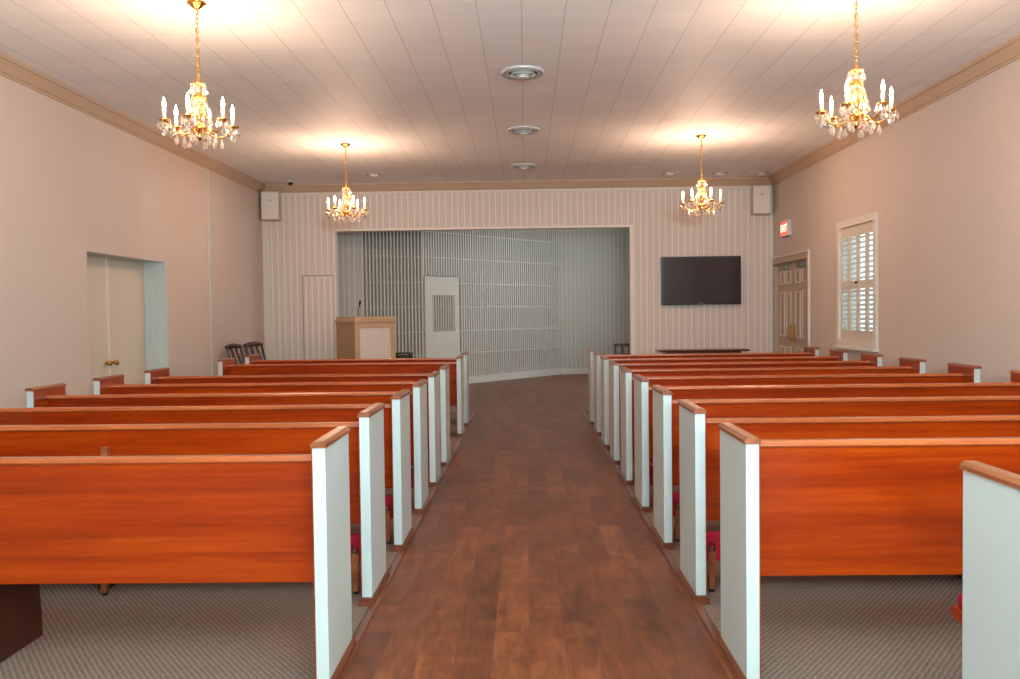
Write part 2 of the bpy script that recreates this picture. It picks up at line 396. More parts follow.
# recess and double door, left wall
RD = .25
w = MB().mat('white')
w.box((XL - RD - .05, RY0 - .04, 0), (XL - .003, RY0, RZ + .002)).box((XL - RD - .05, RY1, 0), (XL + .003, RY1 + .04, RZ + .002)).box((XL - RD - .06, RY0 - .05, RZ), (XL - .002, RY1 + .05, RZ + .04))
for i in range(3): w.box((XL - .06 - i * .075, RY1 - .007, 0), (XL - .06 - i * .075 + .03, RY1 + .001, RZ))
struct(w.build('wall_recess', 'white'))
ym = (RY0 + RY1) / 2
d = struct(MB().mat('door').box((XL - RD - .04, RY0, .01), (XL - RD, ym - .003, RZ), .003).build('door_2'))
MB().lathe([(.0, 0), (.012, 0), (.012, .02), (.026, .03), (.03, .045), (.024, .06), (.0, .064)], 14).build('knob', 'brass', d, (XL - RD, ym - .075, .93), (0, PI / 2, 0), 'round brass knob')
d = struct(MB().mat('door').box((XL - RD - .04, ym + .003, .01), (XL - RD, RY1, RZ), .003).build('door_3'))
MB().lathe([(.0, 0), (.012, 0), (.012, .02), (.026, .03), (.03, .045), (.024, .06), (.0, .064)], 14).build('knob', 'brass', d, (XL - RD, ym + .075, .93), (0, PI / 2, 0), 'round brass knob')
MB().box((XL - RD, ym - .03, .01), (XL - RD + .016, ym + .014, RZ), .003).build('astragal', 'white_trim', d)

# double door, right wall: six-panel leaves with closers and pulls
fr = MB().mat('taupe')
for a, b in ((DY0 - .09, DY0), (DY1, DY1 + .09)): fr.box((XR - .022, a, 0), (XR + .1, b, DZ), .004)
fr.box((XR - .022, DY0 - .09, DZ), (XR + .1, DY1 + .09, DZ + .09), .004)
fr.mat('white_trim').box((XR - .03, DY0 - .115, 0), (XR - .001, DY0 - .0905, DZ + .0905)).box((XR - .03, DY0 - .115, DZ + .091), (XR - .001, DY1 + .11, DZ + .115))
struct(fr.build('trim_11'))
ymd = (DY0 + DY1) / 2
XD = XR + .04
for k, (a, b) in enumerate(((DY0, ymd - .002), (ymd + .002, DY1))):
    db = MB().mat('taupe').box((XD, a, .01), (XD + .04, b, DZ))
    wdt = b - a; st_ = .1; mid = (a + b) / 2
    for (za, zb) in ((.2, .85), (1.0, 1.68), (1.80, 2.0)):
        for (pa, pb) in ((a + st_, mid - .04), (mid + .04, b - st_)):
            # moulded frame and raised field
            db.mat('white_trim')
            db.box((XD - .008, pa, za), (XD, pa + .018, zb)).box((XD - .008, pb - .018, za), (XD, pb, zb))
            db.box((XD - .008, pa + .018, za), (XD, pb - .018, za + .018)).box((XD - .008, pa + .018, zb - .018), (XD, pb - .018, zb))
            db.mat('taupe').box((XD - .006, pa + .04, za + .04), (XD, pb - .04, zb - .04), .003)
    d = struct(db.build('door_%d' % (4 + k)))
    cl = MB().box((XD - .055, mid - .16, DZ - .1), (XD - .001, mid + .08, DZ - .04), .006)
    cl.tube([(XD - .05, mid - .1, DZ - .035), (XD - .16, mid + .1, DZ - .03), (XD - .06, mid + .28 if k == 0 else mid + .26, DZ - .03)], .009, 6)
    cl.build('door_closer', 'steel', d, label='grey metal closer with folded arm')
    yy = b - .07 if k == 0 else a + .07
    MB().box((XD - .008, yy - .03, .92), (XD, yy + .03, 1.2), .003).tube([(XD - .004, yy, 1.17), (XD - .05, yy, 1.15), (XD - .055, yy, 1.06), (XD - .05, yy, .97), (XD - .004, yy, .95)], .01, 8).build('pull_handle', 'brass_dark', d, label='brass pull handle on a plate')

# window with plantation shutters, right wall
wb = struct(MB().box((XR - .03, WY0 - .08, WZ0), (XR + WT + .01, WY0, WZ1), .004).box((XR - .03, WY1, WZ0), (XR + WT + .01, WY1 + .08, WZ1), .004)
            .box((XR - .031, WY0 - .08, WZ1), (XR + WT + .01, WY1 + .08, WZ1 + .08), .004).box((XR - .031, WY0 - .08, WZ0 - .08), (XR + WT + .01, WY1 + .08, WZ0), .004)
            .build('window_1', 'white_trim'))
MB().box((XR - .07, WY0 - .1, WZ0 - .11), (XR - .001, WY1 + .1, WZ0 - .08), .005).build('window_sill', 'white_trim', wb)
nc = 4; cw = (WY1 - WY0) / nc; zm = (WZ0 + WZ1) / 2 - .02
for (z0, z1, tp) in ((WZ0 + .003, zm - .004, 'lower'), (zm + .004, WZ1 - .003, 'upper')):
    for i in range(nc):
        a = WY0 + i * cw + .0005; b = a + cw - .001
        top = .12 if tp == 'upper' else .045; bot = .045 if tp == 'upper' else .12
        s = MB().box((XR + .0, a, z0), (XR + .028, a + .03, z1), .003).box((XR, b - .03, z0), (XR + .028, b, z1), .003)
        s.box((XR + .001, a + .03, z0), (XR + .027, b - .03, z0 + bot), .002).box((XR + .001, a + .03, z1 - top), (XR + .027, b - .03, z1), .002)
        so = s.build('shutter_panel', 'door', wb)
        lv = MB(); nl = 9 if tp == 'upper' else 9
        zz0, zz1 = z0 + bot, z1 - top; st_ = (zz1 - zz0) / nl
        for j in range(nl):
            zc_ = zz0 + (j + .5) * st_; h_ = st_ * .5
            # tilted blade, room side low
            an = math.radians(33); dx, dz = .026 * math.cos(an), .026 * math.sin(an)
            lv.prism([(XR + .014 - dx, zc_ - dz - .003), (XR + .014 + dx, zc_ + dz - .003), (XR + .014 + dx, zc_ + dz + .003), (XR + .014 - dx, zc_ - dz + .003)], a + .03, b - .03, 'Y')
        lv.build('louvers', 'white', so)
        MB().box((XR - .024, (a + b) / 2 - .005, zz0), (XR - .014, (a + b) / 2 + .005, zz1)).build('tilt_rod', 'white', so)
MB().lathe([(0, 0), (.012, 0), (.012, .012), (.018, .018), (.016, .026), (0, .028)], 12).build('shutter_knob', 'dark_wood', wb, (XR, (WY0 + WY1) / 2, zm + .025), (0, -PI / 2, 0), 'small dark knob')
MB().box((XR + .12, WY0, WZ0), (XR + .125, WY1, WZ1)).build('pane', 'glass', wb)
sh = MB().box((XR + .10, WY0, WZ0), (XR + .15, WY0 + .04, WZ1)).box((XR + .10, WY1 - .04, WZ0), (XR + .15, WY1, WZ1)).box((XR + .10, WY0, zm - .02), (XR + .15, WY1, zm + .02))
sh.box((XR + .10, WY0, WZ0), (XR + .15, WY1, WZ0 + .04)).box((XR + .10, WY0, WZ1 - .04), (XR + .15, WY1, WZ1)).build('sash', 'white', wb)

# ------------------------------------------------------------------ alcove
def seg_wall(name, p, q, z0, z1, matb, matr, pitch, base=None, ribw=.018, depth=.008, skip=None):
    """board wall from p to q (plan points); its local +X runs p->q, room side is local -Y"""
    L = (Vector(q) - Vector(p)).length; ang = math.atan2(q[1] - p[1], q[0] - p[0])
    mb = MB().mat(matb).box((0, 0, z0), (L, .1, z1))
    mb.mat(matr); n = int(L / pitch)
    for i in range(n):
        x = pitch * (i + .5); mb.box((x - ribw / 2, -depth, z0), (x + ribw / 2, .001, z1))
    return mb, L, (p[0], p[1], 0), (0, 0, ang)
P0, P1, P2, P3 = (-3.02, 15.62), (-1.95, 16.15), (.79, 19.35), (2.7, 19.5)
mb, L, lc, rt = seg_wall('w', (-3.9, 15.5), P0, 0, 3.62, 'bead', 'batten', .1)  # lighter boards here put the chandelier's light into the colour
struct(mb.build('wall_alcove_near', None, None, lc, rt))
mb, L, lc, rt = seg_wall('w', (P2[0] - .3, P2[1] - .02), P3, 0, 3.62, 'alcove', 'alcove_rib', .1)
mb.mat('white_trim').box((.31, -.02, 0), (L, .001, .13), .003)
struct(mb.build('wall_alcove_end', None, None, lc, rt))
struct(MB().mat('alcove').box((2.7, YB + .16, 0), (2.85, YA, 3.62)).build('wall_alcove_right'))
struct(MB().mat('alcove').box((-4.0, YB + .16, 0), (-3.9, 15.6, 3.62)).build('wall_alcove_left'))
# slatted screen: two angled runs with backing, rails and a door
def screen(p, q, z0, z1, holes=()):
    L = (Vector(q) - Vector(p)).length; ang = math.atan2(q[1] - p[1], q[0] - p[0])
    b = MB().mat('screen_back').box((0, .05, 0), (L, .12, 3.62))
    b.mat('slat')
    pitch = .068; n = int(L / pitch)
    for i in range(n + 1):
        x = min(L - .016, .014 + i * pitch)
        inside = [h for h in holes if h[0] - .02 < x < h[1] + .02]
        if inside: b.box((x - .013, 0, inside[0][2]), (x + .013, .03, z1))
        else: b.box((x - .013, 0, z0), (x + .013, .03, z1))
    for zr in (.625, 1.07, 1.55, 2.02, 2.51, 3.0):
        segs = [(0, L)]
        for h in holes:
            if zr < h[2]: segs = [(0, h[0]), (h[1], L)]
        for s0, s1 in segs:
            if s1 - s0 > .02: b.mat('alcove').box((s0, .004, zr - .012), (s1, .051, zr + .012))
    for s0, s1 in ([(0, L)] if not holes else [(0, holes[0][0]), (holes[0][1], L)]):
        if s1 - s0 > .02: b.mat('white_trim').box((s0, -.03, 0), (s1, .05, z0 + .0), .003)
    return b, lc_, ang if False else None
def build_screen(name, p, q, holes=()):
    L = (Vector(q) - Vector(p)).length; ang = math.atan2(q[1] - p[1], q[0] - p[0])
    global lc_
    lc_ = None
    b, _, _ = screen(p, q, .14, 3.6, holes)
    return struct(b.build(name, None, None, (p[0], p[1], 0), (0, 0, ang)))
build_screen('wall_screen_near', P0, P1)
DH = (.03, .95, 2.14)
sb = build_screen('wall_screen_angled', P1, P2, [DH])
d = MB().mat('alcove_rib')
ang = math.atan2(P2[1] - P1[1], P2[0] - P1[0])
# louvered door standing in the screen (local frame of the screen)
lx0, lx1, lz0, lz1 = .22, .82, 1.07, 1.78
d.box((DH[0], -.01, .01), (lx0, .04, DH[2])).box((lx1, -.01, .01), (DH[1], .04, DH[2])).box((lx0, -.01, .01), (lx1, .04, lz0)).box((lx0, -.01, lz1), (lx1, .04, DH[2]))
for i in range(9):
    x = lx0 + .04 + i * .066; d.box((x - .012, 0, lz0), (x + .012, .02, lz1))
d.mat('screen_back').box((lx0, .035, lz0), (lx1, .045, lz1))
d.mat('vent_dark').box((DH[0], -.012, DH[2]), (DH[1], .03, DH[2] + .012))
struct(d.build('door_6', None, None, (P1[0], P1[1], 0), (0, 0, ang)))

# ------------------------------------------------------------------ pews
S0, SP = 3.085, .927
EH, ET, EL = .9153, .048, .415     # end panel height, thickness, length
def end_panel(parent, x_out, inw):
    """x_out outer face, inw = +1/-1 direction into the pew"""
    x_in = x_out + inw * ET
    a, b = min(x_out, x_in), max(x_out, x_in)
    e = MB().box((a, 0, .045), (b, EL, EH), .003).build('end_panel', 'white', parent)
    v0 = x_in; v1 = x_in + inw * .005
    MB().box((min(v0, v1), .004, .05), (max(v0, v1), EL - .004, EH)).build('inner_face', 'inner_wood', e, label='varnished wood inner face')
    c = .006
    MB().prism([(a - c, EH), (b + c, EH), (b + c, EH + .012), (b - .006, EH + .024), (a + .006, EH + .024), (a - c, EH + .012)], -.008, EL + .008, 'Y').build('cap_rail', 'cap_wood', e, label='brown wood cap')
    MB().prism([(a - .014, .0), (b + .014, .0), (b + .014, .03), (b + .002, .045), (a - .002, .045), (a - .014, .03)], -.014, EL + .014, 'Y').build('base_shoe', 'shoe_wood', e, label='brown wood base')
    return e
def make_pew(side, length, kneeler=True, cleat=False, dz=0.0):
    """origin at the outer face of the aisle end, floor level; side -1 runs left, +1 runs right"""
    root = empty('pew')
    end_panel(root, 0, side); end_panel(root, side * length, -side)
    xa, xb = side * (ET + .005), side * (length - ET - .005)
    x0, x1 = min(xa, xb), max(xa, xb)
    # sloping back with a gentle curve
    bp = [(.19, .815), (.235, .36), (.255, .36), (.212, .815)]
    prof = [(.176, .846), (.183, .80), (.206, .58), (.232, .345), (.252, .345), (.226, .58), (.205, .80), (.200, .846)]
    prof = [(y_, z_ + dz * max(0, min(1, (z_ - .345) / .4)) + (dz * .35 if z_ < .4 else 0)) for y_, z_ in prof]
    back = MB().prism(prof, x0, x1).build('backrest', 'pew_wood', root)
    MB().prism([(a__, b__ + dz) for a__, b__ in [(.166, .842), (.161, .848), (.162, .860), (.170, .868), (.2, .868), (.213, .86), (.216, .845), (.212, .836)]], x0, x1).build('top_rail', 'rail_wood', back)
    if cleat:
        xc = side * (length / 2 - .02)
        MB().box((xc - .018, .165, .40), (xc + .018, .2, .757), .004).build('center_cleat', 'cap_wood', back, label='small wood cleat on the back')
    seat = MB().prism([(.235, .395), (.575, .405), (.59, .415), (.59, .432), (.58, .44), (.232, .425)], x0, x1).build('seat', 'pew_wood', root)
    MB().box((x0 + .01, .25, .432), (x1 - .01, .575, .487), .02).build('cushion', 'red', root, label='red seat cushion')
    xm = side * (length / 2)
    xs_ = xm + side * .05
    MB().prism([(.262, 0), (.57, 0), (.57, .1), (.54, .40), (.262, .385)], xs_ - .03, xs_ + .03).build('center_support', 'dark_wood', root, label='wood centre support, dark with painted under-seat shade')  # under-seat shade painted in by the dark wood colour
    if kneeler:
        kn = MB().box((x0 + .03, .215, .215), (x1 - .03, .245, .25), .004).build('kneeler', 'cap_wood', root)
        MB().box((x0 + .03, .18, .155), (x1 - .03, .214, .30), .012).build('kneeler_pad', 'red', kn, label='red padded kneeler')
        for xx in (x0 + .06, xm, x1 - .06):
            MB().prism([(xx - .013, .02), (xx + .013, .02), (xx + .018, .23), (xx - .018, .23)], .165, .195, 'Y').build('kneeler_leg', 'cap_wood', kn)
            MB().lathe([(0, 0), (.016, 0), (.014, .02), (0, .02)], 10, (xx, .18, 0.006)).build('leg_glide', 'black', kn)
            MB().tube([(xx - .012, .158, .215), (xx - .012, .155, .255), (xx + .012, .155, .255), (xx + .012, .158, .215)], .004, 6, True).build('hinge', 'black', kn)
    return root
LL, LR = 2.775, 2.82
ordn = ['', 'first', 'second', 'third', 'fourth', 'fifth', 'sixth', 'seventh', 'eighth', 'ninth']
def place_pew(o, x, row): o.location = (x, S0 + (row - 1) * SP, 0.006 * 0)
pl1 = make_pew(-1, LL, False, False, -.008); place_pew(pl1, -.745, 1)
tag(pl1, 'nearest wooden pew left of the aisle, full back in view above bare carpet', 'pew', 'pews left of the aisle')
plb = make_pew(-1, LL, True, True)
plc = make_pew(-1, LL, False, True)
first = True
LTXT = {2: 'second pew from the camera, left of the aisle, just ahead of the nearest one',
        3: 'third pew from the camera, left of the aisle',
        4: 'fourth pew from the camera, left of the aisle, its wall end farthest left in view',
        5: 'fifth pew from the camera, left block, its wall end before the left door leaf',
        6: 'sixth pew from the camera, left block, wall end before the white door jamb',
        8: 'left pew just beyond the wide gap, second from the front of its block',
        9: 'frontmost pew of the left block, nearest the lectern'}
XOFF = {2: -.01}
for r in (2, 3, 4, 5, 6, 8, 9):
    o = plc if r == 8 else copy_tree(plc) if r == 9 else (plb if first else copy_tree(plb)); first = False
    place_pew(o, -.745 + XOFF.get(r, 0), r)
    o.scale = (1, 1, {2: 1, 3: .99}.get(r, .98))
    tag(o, LTXT[r], 'pew', 'pews left of the aisle')
pr1 = make_pew(1, LR, False, False, .032); place_pew(pr1, .797, 1)
tag(pr1, 'nearest full-length pew right of the aisle, beside the short foreground pew', 'pew', 'pews right of the aisle')
prb = make_pew(1, LR, True); first = True
RTXT = {2: 'second pew right of the aisle, just ahead of the nearest full-length one',
        3: 'third pew right of the aisle from the camera',
        4: 'fourth pew right of the aisle, wall end cut by the right picture edge',
        5: 'fifth pew right of the aisle, its wall end beyond the picture edge one',
        6: 'sixth pew right of the aisle, wall end right of the shuttered window',
        7: 'seventh pew right of the aisle, wall end below right side of the window',
        8: 'eighth pew right of the aisle, second from the front',
        9: 'frontmost pew of the right block, before the table and television'}
for r in range(2, 10):
    o = prb if first else copy_tree(prb); first = False
    place_pew(o, .797, r); tag(o, RTXT[r], 'pew', 'pews right of the aisle')
p0 = make_pew(1, 3.617 - 1.312, False); p0.location = (1.312, 2.145, 0)
tag(p0, 'short foreground pew at the right picture edge, white end panel cut by the frame', 'pew', 'pews right of the aisle')

# ------------------------------------------------------------------ chandeliers
def crystal_mesh(n, L, w):
    mb = MB().mat('crystal')
    mb.lathe([(.0008, 0), (w * .45, -L * .22), (w, -L * .62), (w * .72, -L * .85), (.001, -L)], 6, smooth=False)
    mb.lathe([(.001, .012), (.005, .006), (.001, 0)], 6, smooth=False)
    return mb.build(n)
def make_chandelier():
    root = empty('chandelier')      # origin at the canopy, on the ceiling
    MB().lathe([(.0, 0), (.062, 0), (.064, -.006), (.05, -.016), (.03, -.034), (.012, -.044), (0, -.046)], 24).build('canopy', 'brass', root)
    ch = MB()
    z = -.044; k = 0
    while z > -.52:
        pts = []
        for i in range(10):
            t = 2 * PI * i / 10; u_, v_ = .0095 * math.cos(t), .02 * math.sin(t)
            pts.append((u_ if k % 2 == 0 else 0, 0 if k % 2 == 0 else u_, z - .017 + v_))
        ch.tube(pts, .0028, 5, True); z -= .031; k += 1
    ch.tube([(.006, .004, -.04), (-.004, .006, -.2), (.006, -.004, -.36), (0, 0, -.53)], .003, 5)
    ch.build('chain', 'brass', root)
    col = MB().lathe([(0, -.515), (.012, -.52), (.014, -.54), (.045, -.552), (.047, -.56), (.014, -.57), (.012, -.60), (.022, -.62), (.03, -.65), (.02, -.68), (.012, -.70), (.024, -.73), (.034, -.765), (.026, -.80), (.014, -.815), (.04, -.83), (.05, -.845), (.04, -.862), (.016, -.88), (.02, -.90), (.006, -.93), (0, -.932)], 18)
    col = col.build('column', 'brass', root, (0, 0, .014))
    big = crystal_mesh('crystal_drop', .062, .0145); big.parent = col; big.location = (.046, 0, -.562)
    def drop(par, x, y, z, src=big, sc=1.0):
        c = src.copy(); COL.objects.link(c); c.parent = par; c.location = (x, y, z); c.rotation_euler = (0, 0, random.random() * 3); c.scale = (sc, sc, sc)
        return c
    for i in range(1, 8): a = 2 * PI * i / 8; drop(col, .046 * math.cos(a), .046 * math.sin(a), -.562)
    for ring, (rr, zz_, n, sc) in enumerate(((.045, -.655, 8, .8), (.055, -.715, 9, .9), (.075, -.775, 10, .95), (.058, -.868, 8, 1.0))):
        for i in range(n):
            a = 2 * PI * (i + .5 * (ring % 2)) / n; drop(col, rr * math.cos(a), rr * math.sin(a), zz_, big, sc)
    hoop = MB()
    for rr, zz_ in ((.045, -.652), (.055, -.712), (.075, -.772)): hoop.tube([(rr * math.cos(2 * PI * i / 20), rr * math.sin(2 * PI * i / 20), zz_) for i in range(20)], .0025, 5, True)
    for i in range(6):
        a = 2 * PI * i / 6; hoop.tube([(r_ * math.cos(a), r_ * math.sin(a), z_) for r_, z_ in ((.012, -.57), (.045, -.65), (.055, -.71), (.075, -.77), (.04, -.83))], .0025, 5)
    hoop.build('crystal_frame', 'brass', root, (0, 0, .014))
    for i in range(6):
        a = math.radians(12 + 60 * i); RC = .22
        pts = []
        for r_, z_ in ((.03, -.835), (.06, -.852), (.09, -.862), (.13, -.864), (.168, -.85), (.2, -.825), (.217, -.805), (RC, -.795)):
            pts.append((r_ * math.cos(a), r_ * math.sin(a), z_))
        arm = MB().tube(pts, .0055, 7)
        # small scroll
        arm.tube([(r_ * math.cos(a), r_ * math.sin(a), z_) for r_, z_ in ((.05, -.85), (.075, -.83), (.10, -.838), (.104, -.855), (.092, -.86))], .004, 6)
        cx, cy = RC * math.cos(a), RC * math.sin(a)
        arm = arm.build('arm', 'brass', root, (0, 0, -.02))
        MB().lathe([(0, -.797), (.014, -.795), (.036, -.785), (.04, -.778), (.036, -.78), (.012, -.785), (.012, -.765), (0, -.765)], 14, (cx, cy, 0)).build('drip_pan', 'brass', arm)
        MB().lathe([(0, -.778), (.0115, -.778), (.0115, -.705), (0, -.703)], 12, (cx, cy, 0)).build('candle_sleeve', 'candle', arm)
        MB().lathe([(0, -.705), (.007, -.703), (.0115, -.685), (.0105, -.668), (.006, -.648), (.001, -.632), (0, -.631)], 12, (cx, cy, 0)).build('bulb', 'bulb', arm)
        for j in range(6):
            b_ = a + 2 * PI * j / 6
            drop(arm, cx + .037 * math.cos(b_), cy + .037 * math.sin(b_), -.79, big, .95)
        drop(arm, cx, cy, -.815, big, 1.25)
        drop(arm, .145 * math.cos(a), .145 * math.sin(a), -.872, big, 1.1)
        drop(arm, .095 * math.cos(a), .095 * math.sin(a), -.875, big, 1.1)
    return root
ch0 = make_chandelier()
spots = [((-2.17, 5.66), 'brass crystal chandelier hanging at the upper left, near the camera'),
         ((2.18, 5.62), 'brass crystal chandelier hanging at the upper right, its canopy above the frame'),
         ((-2.18, 10.36), 'smaller-looking far chandelier on the left, before the alcove opening'),
         ((2.12, 10.2), 'far chandelier on the right, hanging above the television')]
KW = 30.0
for i, ((x, y), lb) in enumerate(spots):
    o = ch0 if i == 0 else copy_tree(ch0)
    o.location = (x, y, ZC); o.rotation_euler = (0, 0, [.37, -.31, -.14, -.42][i])
    tag(o, lb, 'chandelier', 'chandeliers over the pews')
    for k in range(6):
        a = math.radians(12 + 60 * k) + o.rotation_euler[2]
        l = bpy.data.lights.new('candle_light', 'POINT'); l.energy = 3.5; l.color = (1, .62, .41); l.shadow_soft_size = .03
        lo = bpy.data.objects.new('candle_light', l); COL.objects.link(lo)
        lo.location = (x + .22 * math.cos(a), y + .22 * math.sin(a), ZC - .63)

# ------------------------------------------------------------------ ceiling fittings
def make_vent():
    r = empty('ceiling_vent')
    MB().lathe([(0, 0), (.205, 0), (.21, -.006), (.195, -.02), (.178, -.026), (.176, -.02), (.17, -.012), (0, -.012)], 40).build('flange', 'vent_metal', r)
    for i, (ra, z) in enumerate(((.165, -.03), (.125, -.042), (.085, -.052))):
        MB().lathe([(ra - .028, -.012), (ra - .02, z + .01), (ra, z), (ra + .004, z + .004), (ra - .012, z + .014), (ra - .02, -.012)], 36).build('ring', 'vent_metal', r)
    MB().lathe([(0, -.02), (.04, -.02), (.055, -.056), (.05, -.06), (0, -.062)], 28).build('center_cone', 'vent_metal', r)
    MB().lathe([(0, -.0125), (.168, -.0125), (.168, -.015), (0, -.015)], 36).build('throat', 'vent_dark', r)
    return r
v0 = make_vent()
for i, (y, lb) in enumerate(((7.4, 'nearest and largest-looking round white ceiling vent'), (9.7, 'middle one of the three round ceiling vents over the aisle'), (12.05, 'farthest round ceiling vent, closest to the alcove wall'))):
    o = v0 if i == 0 else copy_tree(v0); o.location = (0, y, ZC); o.scale = (.92, .92, 1); tag(o, lb, 'vent', 'round air vents in the ceiling')
def make_disc():
    r = empty('ceiling_lamp')
    MB().lathe([(0, 0), (.125, 0), (.128, -.004), (.11, -.01), (.09, -.012), (0, -.012)], 28).build('trim_ring', 'speaker', r)
    MB().lathe([(0, -.012), (.075, -.012), (.07, -.03), (.045, -.045), (0, -.05)], 24).build('lens', 'lamp_glass', r)
    return r
d0 = make_disc()
for i, (x, y, lb) in enumerate(((-2.24, 12.6, 'unlit round ceiling lamp beside the far left chandelier'), (2.2, 12.9, 'unlit round ceiling lamp left of the far right chandelier'),
                                (2.97, 12.95, 'unlit round ceiling lamp just right of the far right chandelier chain'), (3.62, 13.0, 'unlit round ceiling lamp above the right corner loudspeaker'))):
    o = d0 if i == 0 else copy_tree(d0); o.location = (x, y, ZC); tag(o, lb, 'ceiling lamp', 'round lamps near the back wall')
r = empty('security_camera', (-3.62, 13.1, ZC))
MB().lathe([(0, 0), (.05, 0), (.05, -.02), (0, -.022)], 18).build('mount', 'white', r)
MB().lathe([(0, -.02), (.034, -.022), (.036, -.04), (.025, -.062), (0, -.07)], 18).build('dome', 'black', r, label='dark dome')
tag(r, 'small dome camera on the ceiling near the left back corner', 'camera')

# wall loudspeakers
def make_speaker():
    r = empty('wall_speaker')       # origin: back centre on the wall, faces -Y
    MB().box((-.14, -.2, 0), (.14, 0, .45), .02).build('cabinet', 'speaker', r)
    MB().box((-.125, -.208, .02), (.125, -.198, .43), .004).build('grille', 'white_trim', r)
    MB().box((-.02, -.212, .3), (.02, -.207, .315)).build('badge', 'grey_mark', r)
    return r
s0 = make_speaker(); s0.location = (-4.03, YB - .035, 2.925); s0.rotation_euler = (0, 0, .12)
tag(s0, 'beige wall loudspeaker high in the left back corner', 'speaker', 'wall loudspeakers')
s1 = copy_tree(s0); s1.location = (3.72, YB - .035, 2.905); s1.rotation_euler = (0, 0, -.1)
tag(s1, 'beige wall loudspeaker high in the right back corner', 'speaker', 'wall loudspeakers')

# exit sign on the right wall
def text_mesh(name, body, size, mat, parent, mw_):
    cu = bpy.data.curves.new(name, 'FONT'); cu.body = body; cu.size = size; cu.extrude = .002; cu.align_x = 'CENTER'; cu.align_y = 'CENTER'; cu.offset = .004
    t_ = bpy.data.objects.new(name, cu); COL.objects.link(t_)
    dg = bpy.context.evaluated_depsgraph_get(); me = bpy.data.meshes.new_from_object(t_.evaluated_get(dg))
    bpy.data.objects.remove(t_)
    o = bpy.data.objects.new(name, me); me.materials.clear(); me.materials.append(M[mat]); COL.objects.link(o)
    o.parent = parent; o.matrix_local = mw_; return o
ex = empty('exit_sign', (XR, 12.74, 2.62))
MB().box((-.06, -.17, -.115), (0, .17, .115), .006).build('housing', 'white', ex)
MB().box((-.0615, -.155, -.1), (-.059, .155, .1)).build('lit_face', 'exit_face', ex, label='glowing red face')
text_mesh('lettering', 'EXIT', .15, 'exit_red', ex, Matrix.Translation((-.063, 0, 0)) @ Matrix(((0, 0, -1, 0), (-1, 0, 0, 0), (0, 1, 0, 0), (0, 0, 0, 1))))
tag(ex, 'lit red exit sign on the right wall above the double door', 'exit sign')

# television
tv = empty('television', (2.775, YB - .02, 1.888))
MB().box((-.625, -.09, -.38), (.625, -.04, .38), .008).build('case', 'black', tv)
MB().box((-.59, -.0925, -.335), (.59, -.089, .35)).build('screen', 'tv_screen', tv)
MB().box((-.3, -.04, -.2), (.3, .0, .2)).build('wall_mount', 'black', tv)
MB().box((-.03, -.0935, -.365), (.03, -.09, -.355)).build('logo', 'grey_mark', tv)
tag(tv, 'black flat screen television on the white beadboard wall', 'television')

# side table under the television
tb = empty('console_table', (2.73, 13.2, 0))
MB().prism([(-.2, .785), (.2, .785), (.215, .8), (.215, .812), (-.215, .812), (-.215, .8)], -.69, .69).build('tabletop', 'table_wood', tb)
MB().box((-.57, -.17, .68), (.57, .17, .785), .004).build('apron', 'table_wood', tb)
for sx_ in (-.53, .53):
    for sy_ in (-.14, .14):
        MB().lathe([(.016, 0), (.02, .05), (.026, .3), (.022, .42), (.032, .5), (.032, .69)], 12, (sx_, sy_, 0)).build('leg', 'table_wood', tb)
tag(tb, 'long brown wooden table against the wall below the television', 'table')

# lectern with gooseneck microphone
a_ = math.radians(40)
lw, ld = .67, .58
lc = empty('lectern', (-2.5, 12.3, 0), a_)     # local origin: nearest vertical corner; +X along the front, +Y depth
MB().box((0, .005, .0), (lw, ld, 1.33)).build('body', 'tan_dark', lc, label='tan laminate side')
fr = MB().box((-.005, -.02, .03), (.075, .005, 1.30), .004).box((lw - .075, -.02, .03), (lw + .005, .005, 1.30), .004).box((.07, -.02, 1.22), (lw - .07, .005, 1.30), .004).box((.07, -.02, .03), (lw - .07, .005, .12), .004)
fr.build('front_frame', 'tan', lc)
MB().box((.07, -.006, .11), (lw - .07, .004, 1.23)).build('front_panel', 'lect_panel', lc, label='pale front panel')
MB().box((-.02, -.035, 1.30), (lw + .02, ld + .01, 1.345), .006).build('top', 'tan', lc)
MB().box((.0, .0, 1.345), (.03, ld, 1.385), .004).box((lw - .03, .0, 1.345), (lw, ld, 1.385), .004).box((0, -.02, 1.345), (lw, .01, 1.385), .004).build('top_lip', 'tan', lc)
tag(lc, 'tan wooden lectern with a pale front panel standing by the alcove', 'lectern')
mc = empty('microphone', (-2.47, 12.42, 1.346))
MB().lathe([(0, 0), (.04, 0), (.04, .012), (.012, .02), (0, .02)], 16).build('base', 'black', mc)
MB().tube([(0, 0, .01), (0, 0, .08), (.008, -.01, .15), (.03, -.03, .21)], .006, 8).build('gooseneck', 'black', mc)
MB().tube([(.03, -.03, .21), (.036, -.034, .24), (.04, -.038, .275)], [.012, .017, .013], 10).build('head', 'black', mc)
tag(mc, 'black gooseneck microphone standing on the lectern', 'microphone')

